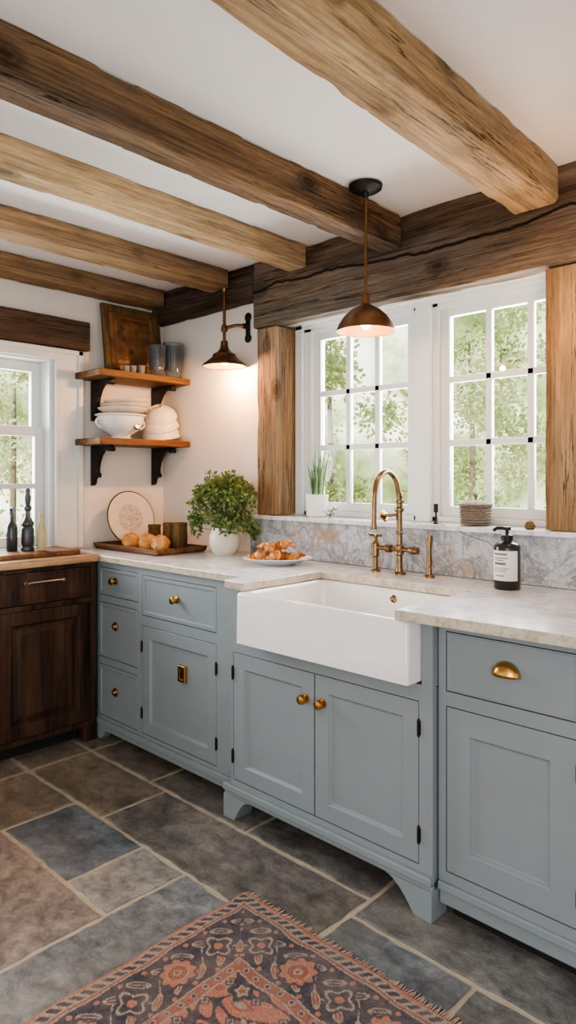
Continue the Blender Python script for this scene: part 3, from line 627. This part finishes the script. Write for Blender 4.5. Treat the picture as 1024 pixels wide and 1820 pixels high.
# ------------------------------------------------------------------ counter things
ty=empty('wooden_tray',(-3.06,2.12,CZ),'shallow brown wooden tray holding bread on the worktop','tray')
nested('base',-3.35,-2.78,1.97,2.27,lambda a,d,z:(a,z,CZ+.001+d),[(0,0),(-.008,.010),(-.012,.030),(.002,.030),(.008,.012),(.02,.012)],M['traywood'],ty,bevel=.002)
ZT=CZ+.0135
Mp=T(-3.262,2.135,ZT+.148)@RY(90-13)
V,F=lathevf([(0,-.004),(.09,-.004),(.147,.004),(.150,.008),(.147,.011),(.10,.004),(0,.003)],Mp,56)
pl=add('decorative_plate',V,F,M['plate'],smooth=True,origin=Mp@Vector((0,0,.003)),label='round cream plate with botanical drawing leaning on the wall',cat='plate')
V,F=lathevf([(.1445,.0095),(.150,.0125),(.1535,.007),(.150,.002),(.1475,.004)],Mp,56)
add('rim',V,F,M['canister'],pl,smooth=True,label='thin dark rim')
def blob(name,c,rad,mat,seed,label,cat,group=None,rot=0,amp=.12,score=True):
    bm=bmesh.new(); bmesh.ops.create_icosphere(bm,subdivisions=5,radius=1)
    V=[];Rm=RZ(rot)
    for v in bm.verts:
        p=v.co.copy(); d=1+amp*mnoise.noise(p*1.8+Vector((seed,0,0)))+amp*.5*mnoise.noise(p*6+Vector((seed,3,0)))
        if score and p.z>0: d-=.16*max(0,1-abs(((p.x*1.6+p.y*.5)%1)-.5)*8)*p.z
        q=Vector((p.x*rad[0]*d,p.y*rad[1]*d,max(p.z*d,-.72)*rad[2])); V.append(Rm@q+Vector(c))
    F=[tuple(x.index for x in f.verts) for f in bm.faces]; bm.free()
    return add(name,V,F,mat,smooth=True,sharp=80,label=label,cat=cat,group=group)
for i,(x,y,rx,ro) in enumerate(((-3.095,2.03,.050,40),(-2.985,2.06,.048,70),(-2.875,2.06,.056,-10))):
    blob('bread_roll',(x,y,ZT+.034),(rx,.045,.047),M['crust'],i*3+1,'round golden crusty bread roll on the wooden tray','bread','bread rolls on the tray',ro)
for i,(x,y,r,h) in enumerate(((-3.12,2.195,.036,.115),(-2.99,2.205,.040,.130),(-2.90,2.20,.042,.135))):
    cn=lathe('wooden_canister',[(0,0),(r*.8,0),(r*.95,h*.1),(r,h*.4),(r*.92,h*.85),(r*.98,h*.9),(r*.98,h),(r*.85,h),(r*.8,h*.85),(r*.8,h*.8),(0,h*.8)],T(x,y,ZT),M['canister'],seg=28,label='small turned olive wood cup standing on the tray',cat='cup',group='turned wooden cups on the tray')
hx,hy=-2.60,2.255
hp=empty('potted_herb',(hx,hy,CZ),'bushy green herb plant in a round white ceramic pot','potted plant')
lathe('pot',[(0,0),(.05,0),(.066,.02),(.080,.058),(.078,.095),(.064,.126),(.062,.136),(.056,.136),(.058,.124),(.068,.09),(.0,.085)],T(hx,hy,CZ+.0005),M['cream'],hp,seg=40)
lathe('soil',[(0,.118),(.059,.117),(.058,.110)],T(hx,hy,CZ),M['soil'],hp,seg=24)
rg=random.Random(3); parts=[]; stems=[]
for i in range(72):
    a=rg.random()*6.28; q=rg.random()**.5; e=Vector((math.cos(a)*.175*q,math.sin(a)*.125*q,.17+.215*math.sqrt(max(0,1-q*q*.8))*(.75+.36*rg.random())))
    if i%4==0: e=Vector((math.cos(a)*.18,math.sin(a)*.125,.12+.09*rg.random()))
    p=Vector((hx,hy,CZ)); s=[p+Vector((e.x*.1,e.y*.1,.11)),p+Vector((e.x*.5,e.y*.5,.11+(e.z-.11)*.65)),p+e]
    stems.append(tubevf(smoothpts(s,3),.0013,5)); parts.append(leafcloud(52,p+e,(.036,.030,.038),.022,rg,.2,.6))
parts.append(leafcloud(650,(hx,hy,CZ+.23),(.130,.105,.095),.022,rg,.3,.6))
add('foliage',*merge(*parts),M['herb'],hp,kind='stuff',label='dense small green leaves'); add('stem',*merge(*stems),M['herb'],hp,kind='stuff')
cx,cy=-2.135,2.165
lathe('oval_plate',[(0,0),(.07,0),(.078,.004),(.125,.022),(.145,.028),(.146,.032),(.125,.029),(.075,.010),(0,.008)],T(cx,cy,CZ+.0005)@RZ(40),M['ceramic'],seg=56,sx=1.08,sy=.82,label='oval white plate of croissants on the worktop',cat='plate')
def croissant(c,rot,tilt,s,seed):
    P=[];Rr=[]
    for i in range(73):
        t=-1+2*i/72; a=t*1.05; P.append(Vector((math.sin(a)*.066*s,(1-math.cos(a))*.055*s,.006*math.sin(t*5+seed)))); 
        saw=((abs(t)*3.6)%1); Rr.append(.0215*s*(max(.0,1-abs(t)**1.2)**.9*.95+.09)*(1.2-.42*saw))
    V,F=tubevf(P,Rr,18); Mx=T(*c)@RZ(rot)@RX(tilt); V=[Mx@v for v in V]
    add('croissant',V,F,M['croissant'],smooth=True,sharp=50,label='small golden brown croissant on the white plate',cat='croissant',group='croissants on the white plate')
croissant((cx-.06,cy-.055,CZ+.034),35,8,1.05,1); croissant((cx+.015,cy-.02,CZ+.036),75,-10,1.0,2); croissant((cx-.035,cy+.035,CZ+.036),10,0,1.05,3)
croissant((cx-.025,cy-.01,CZ+.072),60,18,1.1,4); croissant((cx+.06,cy+.03,CZ+.037),25,12,.95,5); croissant((cx+.02,cy+.02,CZ+.090),15,-20,.9,6)
ax,ay=-2.145,2.44; ZS=1.1205
ap=empty('potted_aloe',(ax,ay,ZS),'spiky green aloe plant in a white pot on the sill','potted plant')
lathe('pot',[(0,0),(.042,0),(.05,.01),(.056,.09),(.058,.108),(.052,.108),(.050,.09),(0,.088)],T(ax,ay,ZS),M['ceramic'],ap,seg=32,fn=lambda a,z:1+.015*math.cos(16*a))
lf=[]
for i in range(20):
    a=rg.random()*6.28; r0=.026*rg.random(); L_=.13+.12*rg.random(); o=.045*rg.random()
    P=smoothpts([(ax+math.cos(a)*r0,ay+math.sin(a)*r0,ZS+.085),(ax+math.cos(a)*(r0+o*.4),ay+math.sin(a)*(r0+o*.4),ZS+.085+L_*.5),(ax+math.cos(a)*(r0+o),ay+math.sin(a)*(r0+o),ZS+.085+L_)],5)
    n_=len(P); lf.append(tubevf(P,[.0115*(1-(k/(n_-1))**1.6)+.0008 for k in range(n_)],8,.45))
add('leaves',*merge(*lf),M['aloe'],ap,smooth=True)
b=empty('bird_figurine',(-2.045,2.42,ZS),'small pewter bird figurine on the window ledge','figurine')
V,F=merge(lathevf([(0,-.026),(.010,-.018),(.016,0),(.013,.016),(0,.026)],T(-2.045,2.42,ZS+.022)@RY(75),20),lathevf([(0,-.012),(.010,-.006),(.011,.002),(0,.012)],T(-2.02,2.42,ZS+.043),16),tubevf([(-2.012,2.42,ZS+.044),(-1.998,2.42,ZS+.042)],[.004,.001],8),tubevf([(-2.06,2.42,ZS+.022),(-2.09,2.42,ZS+.032)],[.008,.004],8,.4),lathevf([(0,0),(.014,0),(.012,.008),(0,.01)],T(-2.045,2.42,ZS),16))
add('body',V,F,M['steel'],b,smooth=True)
bk=empty('wicker_basket',(-1.318,2.45,ZS),'small round woven basket with a lid on the window ledge','basket')
pr=[(0,0)]+[(.058+.003*math.cos(i*math.pi)+.004*i/12,.004+i*.0058) for i in range(13)]+[(.055,.078),(0,.076)]
lathe('body',pr,T(-1.318,2.45,ZS),M['wicker'],bk,seg=40)
lathe('lid',[(.064,.076),(.066,.084),(.05,.092),(.02,.098),(.006,.1),(.004,.108),(.009,.116),(.006,.125),(0,.127)],T(-1.318,2.45,ZS),M['wicker'],bk,seg=40)
lathe('dish_brush',[(0,0),(.010,0),(.011,.004),(.004,.008),(.004,.045),(.009,.048),(.009,.08),(0,.082)],T(-1.474,2.41,ZS),M['black'],seg=16,label='small black topped brush standing on the ledge',cat='brush')
tube('cord',smoothpts([(-1.462,2.40,ZS+.006),(-1.42,2.36,ZS+.004),(-1.36,2.352,ZS-.012),(-1.28,2.34,1.085),(-1.20,2.32,1.07),(-1.16,2.30,1.05),(-1.13,2.27,1.03)],6),.0014,M['pewter'],label='thin dark cord trailing over the ledge to the bottle',cat='cord')
lathe('pine_cone',[(0,0),(.012,0),(.019,.006),(.016,.012),(.018,.016),(.012,.022),(.012,.026),(0,.032)],T(-1.075,2.40,ZS),M['canister'],seg=16,fn=lambda a,z:1+.12*math.cos(7*a+z*300),label='tiny brown pine cone on the window ledge',cat='pine cone')
bx,by=-1.088,2.245
so=empty('soap_bottle',(bx,by,CZ),'dark soap bottle with a pump and cream label','bottle')
lathe('body',[(0,0),(.042,0),(.045,.004),(.045,.142),(.043,.152),(.036,.159),(.018,.164),(.016,.172),(0,.173)],T(bx,by,CZ+.0005),M['bottle'],so,seg=40)
V,F=merge(lathevf([(0,.170),(.02,.170),(.02,.187),(.012,.190),(.006,.192),(.006,.204),(.013,.206),(.013,.216),(0,.218)],T(bx,by,CZ),20),tubevf([(bx,by,CZ+.211),(bx-.028,by-.018,CZ+.212),(bx-.038,by-.026,CZ+.203)],.006,10))
add('pump',V,F,M['black'],so,smooth=True)
V=[];F=[]; n_=22
for i in range(n_+1):
    a=math.radians(-165+150*i/n_)
    for z in (.032,.136): V.append((bx+.0456*math.cos(a),by+.0456*math.sin(a),CZ+z))
for i in range(n_): F.append((2*i,2*i+2,2*i+3,2*i+1))
lb=add('label',V,F,M['label'],so,smooth=True,label='cream paper label with fine print')
V=[];F=[]
for (z,h,a0,a1) in ((.121,.006,-130,-64),(.109,.003,-125,-60),(.101,.003,-125,-80),(.087,.008,-125,-70),(.075,.002,-128,-58),(.069,.002,-128,-62),(.063,.002,-128,-70),(.048,.003,-120,-75)):
    k=10
    for i in range(k):
        b0=math.radians(a0+(a1-a0)*i/k);b1=math.radians(a0+(a1-a0)*(i+.75)/k);c=len(V)
        for a,zz in ((b0,z),(b1,z),(b1,z+h),(b0,z+h)): V.append((bx+.0460*math.cos(a),by+.0460*math.sin(a),CZ+zz))
        F.append((c,c+1,c+2,c+3))
add('print',V,F,M['ink'],lb)
box('cutting_board',(-3.345,-3.10,1.05,1.74,.9255,.948),M['traywood'],bevel=.006,label='long brown wooden board lying by the window',cat='cutting board')
zb_=.9485
lathe('pepper_mill',[(0,0),(.030,0),(.032,.010),(.026,.022),(.030,.034),(.030,.105),(.024,.118),(.029,.126),(.029,.138),(.020,.150),(.013,.165),(.011,.195),(.018,.203),(.018,.215),(.010,.222),(.014,.245),(.016,.262),(.010,.280),(.013,.292),(.008,.306),(0,.310)],T(-3.24,1.53,zb_),M['pewter'],seg=28,label='tall ornate dark pewter pepper mill on the wooden board',cat='pepper mill')
bh=.215; r_=.026
lathe('glass_bottle',[(0,0),(r_*.9,0),(r_,.006),(r_,bh*.52),(r_*.8,bh*.6),(r_*.35,bh*.68),(r_*.35,bh*.84),(r_*.55,bh*.85),(r_*.55,bh*.885),(r_*.3,bh*.89),(r_*.5,bh*.93),(r_*.45,bh*.98),(0,bh)],T(-3.27,1.465,zb_),M['dkglass'],seg=24,label='short dark glass bottle with stopper on the wooden board',cat='bottle')
lathe('olive_bottle',[(0,0),(.018,0),(.021,.01),(.021,.10),(.012,.135),(.009,.17),(.010,.185),(0,.186)],T(-3.19,1.575,zb_),M['wax'],seg=20,label='slim pale olive bottle standing beside the pepper mill',cat='bottle')

# ------------------------------------------------------------------ rug
RXa,RXb,RYa,RYb=-1.575,.35,.10,1.445
W_,H_=RXb-RXa,RYb-RYa; nx,ny=680,476
S,Tt=np.meshgrid(np.linspace(0,W_,nx+1),np.linspace(0,H_,ny+1),indexing='ij')
def c3(r,g,b): return np.array(C(r,g,b)[:3])
navy,tan,coral,rust,cream=c3(66,65,76),c3(172,152,136),c3(188,124,102),c3(158,98,80),c3(198,180,164)
dx=np.minimum(S,W_-S); dy=np.minimum(Tt,H_-Tt)
wob=.003*np.sin(S*37+np.sin(Tt*23))+.003*np.sin(Tt*41+np.sin(S*29)); d=np.minimum(dx,dy)+wob
al=np.where(dx<dy,Tt,S); img=np.zeros(S.shape+(3,))+navy
def put(mask,c): img[mask]=c
put(d<.012,coral); put((d>=.012)&(d<.045),tan); put((d>=.016)&(d<.040)&((np.sin(al*2*np.pi/.03+d*160)>-.2)),navy)
put((d>=.045)&(d<.052),rust); put((d>=.052)&(d<.057),tan)
bd=(d>=.057)&(d<.212)
a=((al-.36+.14)%.28)-.14; b_=d-.137; rr=np.hypot(a,b_)
vine=b_-.034*np.sin(al*2*np.pi/.14)
put(bd&(np.abs(vine)<.0035),tan)
for ph,ox in ((0,.035),(.5,.105)):
    for sg in (1,-1):
        la=((al-ox+.07)%.14)-.07; lb2=b_-sg*.040
        ca_,sa_=math.cos(.7*sg),math.sin(.7*sg); u_=la*ca_+lb2*sa_; v_=-la*sa_+lb2*ca_
        lfm=(u_/.030)**2+(v_/.012)**2
        put(bd&(lfm<1),tan); put(bd&(lfm<.5),rust if sg>0 else navy); put(bd&(np.abs(v_)<.0016)&(lfm<1),tan)
dots=np.hypot(((al+.035)%.07)-.035,np.abs(b_)-.066); put(bd&(dots<.007),coral)
an=np.arctan2(b_,a); pet=.046+.005*np.cos(9*an)
put(bd&(rr<pet+.009),navy); put(bd&(rr<pet),coral); put(bd&(rr<.031),tan); put(bd&(rr<.027),rust); put(bd&(rr<.012),tan); put(bd&(rr<.006),rust)
a2=((al-.36)%.28)-.14; an2=np.arctan2(b_,a2); r2=np.hypot(a2,b_)
put(bd&(r2<.048+.010*np.cos(4*an2)),navy); put(bd&(r2<.036+.009*np.cos(4*an2)),tan); put(bd&(r2<.028+.008*np.cos(4*an2)),navy); put(bd&(r2<.012),coral)
put((d>=.212)&(d<.217),tan); put((d>=.217)&(d<.242),rust); dd_=np.hypot(((al)%.04)-.02,d-.2295)
put((d>=.217)&(d<.242)&(dd_<.009),tan); put((d>=.217)&(d<.242)&(dd_<.005),navy); put((d>=.242)&(d<.247),tan)
fd=d>=.247; cxr,cyr=W_/2,H_/2
fa=np.abs(S-cxr);fb=np.abs(Tt-cyr)
put(fd,coral)
def floret(px,py,ox,oy,r0,c1,c2,c3_,k=6):
    u_=((S-ox+px/2)%px)-px/2; v_=((Tt-oy+py/2)%py)-py/2; q_=np.hypot(u_,v_); t_=np.arctan2(v_,u_); rr_=r0*(1+.22*np.cos(k*t_))
    put(fd&(q_<rr_+.005),navy); put(fd&(q_<rr_),c1); put(fd&(q_<rr_*.62),c2); put(fd&(q_<rr_*.3),c3_)
vf=np.abs(np.sin(S*2*np.pi/.19+1.7*np.sin(Tt*2*np.pi/.16))+np.sin(Tt*2*np.pi/.17+1.5*np.sin(S*2*np.pi/.21)))
put(fd&(vf<.16),navy); put(fd&(vf>1.3),rust); put(fd&(vf>1.7),tan)
floret(.19,.17,.02,.03,.034,tan,coral,cream,8); floret(.19,.17,.115,.115,.028,navy,tan,rust,5); floret(.095,.085,.07,.03,.009,tan,navy,navy,4)
q=(fa**1.6/(W_/2-.25)**1.6+fb**1.6/(H_/2-.25)**1.6)+.03*np.sin(np.arctan2(fb,fa)*24)
put(fd&(q<.62),navy); put(fd&(q<.58)&(vf<.25),tan); put(fd&(q<.58)&(vf>1.3),coral); put(fd&(q<.3),tan); put(fd&(q<.27),rust); put(fd&(q<.25)&(vf<.4),coral)
rs=np.random.RandomState(2); img*=(.78+.44*rs.rand(*S.shape))[...,None]
z=.010+.0015*np.sin(S*9)*np.sin(Tt*7)+.0012*rs.rand(*S.shape)
edge=(S<=0)|(S>=W_)|(Tt<=0)|(Tt>=H_); z[edge]=.001
ex=.004*np.sin(Tt*18)*(1-np.clip(dx/.2,0,1)); 
co=np.stack([RXa+S+ex,RYb-Tt+.003*np.sin(S*16)*(1-np.clip(dy/.2,0,1)),z],-1).reshape(-1,3)
idx=np.arange((nx+1)*(ny+1)).reshape(nx+1,ny+1)
fc_=np.stack([idx[:-1,:-1],idx[:-1,1:],idx[1:,1:],idx[1:,:-1]],-1).reshape(-1,4)
me=D.meshes.new('rug'); me.vertices.add(len(co)); 
org=np.array([(RXa+RXb)/2,(RYa+RYb)/2,0.0]); me.vertices.foreach_set('co',(co-org).ravel())
me.loops.add(fc_.size); me.loops.foreach_set('vertex_index',fc_.ravel().astype(np.int32)); me.polygons.add(len(fc_)); me.polygons.foreach_set('loop_start',np.arange(0,fc_.size,4,dtype=np.int32)); me.update(calc_edges=True); me.validate()
ca=me.color_attributes.new('Col','FLOAT_COLOR','POINT'); ca.data.foreach_set('color',np.concatenate([img.reshape(-1,3),np.ones((len(co),1))],1).ravel())
me.materials.append(M['rug']); rug=D.objects.new('area_rug',me); rug.location=org; COL.objects.link(rug); WL[rug.name]=Vector(org)
tag(rug,'faded Persian wool rug in rust, navy and tan','rug')
fr=[]
x=RXa+.005
while x<RXb:
    L_=.016+.014*R.random(); j=R.uniform(-.006,.006)
    fr.append(tubevf([(x,RYb-.002,.006),(x+j*.4,RYb+L_*.5,.004),(x+j,RYb+L_,.002)],[.0022,.002,.001],4)); x+=.0065
add('fringe',*merge(*fr),M['fringe'],rug,kind='stuff',label='short frayed pale coral fringe')

# ------------------------------------------------------------------ garden
rt=random.Random(11)
def tree(x,y,h,r,mat,nl=7000,base=.3):
    t=empty('garden_tree',(x,y,-.3),'pale sunlit leafy tree in the garden','tree',group='trees in the garden')
    P=smoothpts([(x,y,-.3),(x+.05,y,h*.4),(x-.03,y+.05,h*.7)],5); br=[tubevf(P,[.05-.035*i/(len(P)-1) for i in range(len(P))],8)]
    cl=[]; nc=16
    for i in range(nc):
        a=rt.random()*6.28; q=r*.7*rt.random()**.5; c=(x+math.cos(a)*q,y+math.sin(a)*q,base+(h-base)*((i+.5)/nc))
        cl.append(leafcloud(nl//nc,c,(r*.36,r*.36,r*.3),.055,rt,.1,.7))
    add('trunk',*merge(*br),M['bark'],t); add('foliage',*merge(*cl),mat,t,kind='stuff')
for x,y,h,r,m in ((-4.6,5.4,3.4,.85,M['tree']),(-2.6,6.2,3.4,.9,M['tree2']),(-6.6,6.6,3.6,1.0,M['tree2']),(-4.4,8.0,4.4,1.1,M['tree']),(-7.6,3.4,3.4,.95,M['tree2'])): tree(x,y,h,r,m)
V=[];F=[];na_,nz_=90,24
for i in range(na_+1):
    a=math.radians(60+130*i/na_)
    for j in range(nz_+1):
        zz_=-.32+5.6*j/nz_; rr_=11.5+.6*mnoise.noise(Vector((a*6,zz_*.9,0)))+.3*mnoise.noise(Vector((a*22,zz_*3,1)))
        V.append((rr_*math.cos(a),rr_*math.sin(a),zz_))
for i in range(na_):
    for j in range(nz_): q_=i*(nz_+1)+j; F.append((q_,q_+1,q_+nz_+2,q_+nz_+1))
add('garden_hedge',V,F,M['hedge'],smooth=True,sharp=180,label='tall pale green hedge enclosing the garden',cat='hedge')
P=[(XL-.17,-3),(XL-.17,2.63),(3,2.63),(12,2.63),(12,12),(-12,12),(-12,-3)]
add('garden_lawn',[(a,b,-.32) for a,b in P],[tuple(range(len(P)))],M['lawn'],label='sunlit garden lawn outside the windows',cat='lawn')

# ------------------------------------------------------------------ light & camera
w_=D.worlds.new('World'); bpy.context.scene.world=w_; w_.use_nodes=True; bg=w_.node_tree.nodes['Background']; bg.inputs[0].default_value=(.99,.99,1,1); bg.inputs[1].default_value=.75
s=light('sun','SUN',(2,-4,8),7.0,(1,.97,.92),angle=.05); s.rotation_euler=Vector((-.35,.75,-.9)).to_track_quat('-Z','Y').to_euler()
def area(name,loc,tgt,e,col,sx,sy):
    o=light(name,'AREA',loc,e,col,shape='RECTANGLE',size=sx,size_y=sy); o.rotation_euler=(Vector(tgt)-Vector(loc)).to_track_quat('-Z','Y').to_euler(); return o
area('room_fill',(.9,-1.6,1.3),(-1.8,1.6,1.1),42,(1,.97,.94),2.2,2.0)  # unseen soft fill added behind the camera to brighten the room
area('window_daylight',(-1.6,2.75,1.7),(-1.6,1.0,.6),85,(.95,.975,1),1.4,.9)
area('window_daylight',(-3.75,1.15,1.45),(-2.2,1.15,.7),50,(.95,.975,1),1.1,.9)
light('neighbour_lamp_light','POINT',(-.84,2.14,1.86),5,(1,.58,.28),shadow_soft_size=.03)
sc=bpy.context.scene
cam=D.cameras.new('camera'); co_=D.objects.new('camera',cam); COL.objects.link(co_); sc.camera=co_
co_.location=(0,0,1.31); co_.rotation_euler=(math.radians(90),0,math.radians(43.74))
cam.sensor_fit='VERTICAL'; cam.sensor_height=36; cam.sensor_width=36; cam.lens=36*1207/1820; cam.shift_y=-62/1820; cam.clip_start=.02
sc.view_settings.view_transform='AgX'; sc.view_settings.look='AgX - Medium High Contrast'; sc.view_settings.exposure=.36
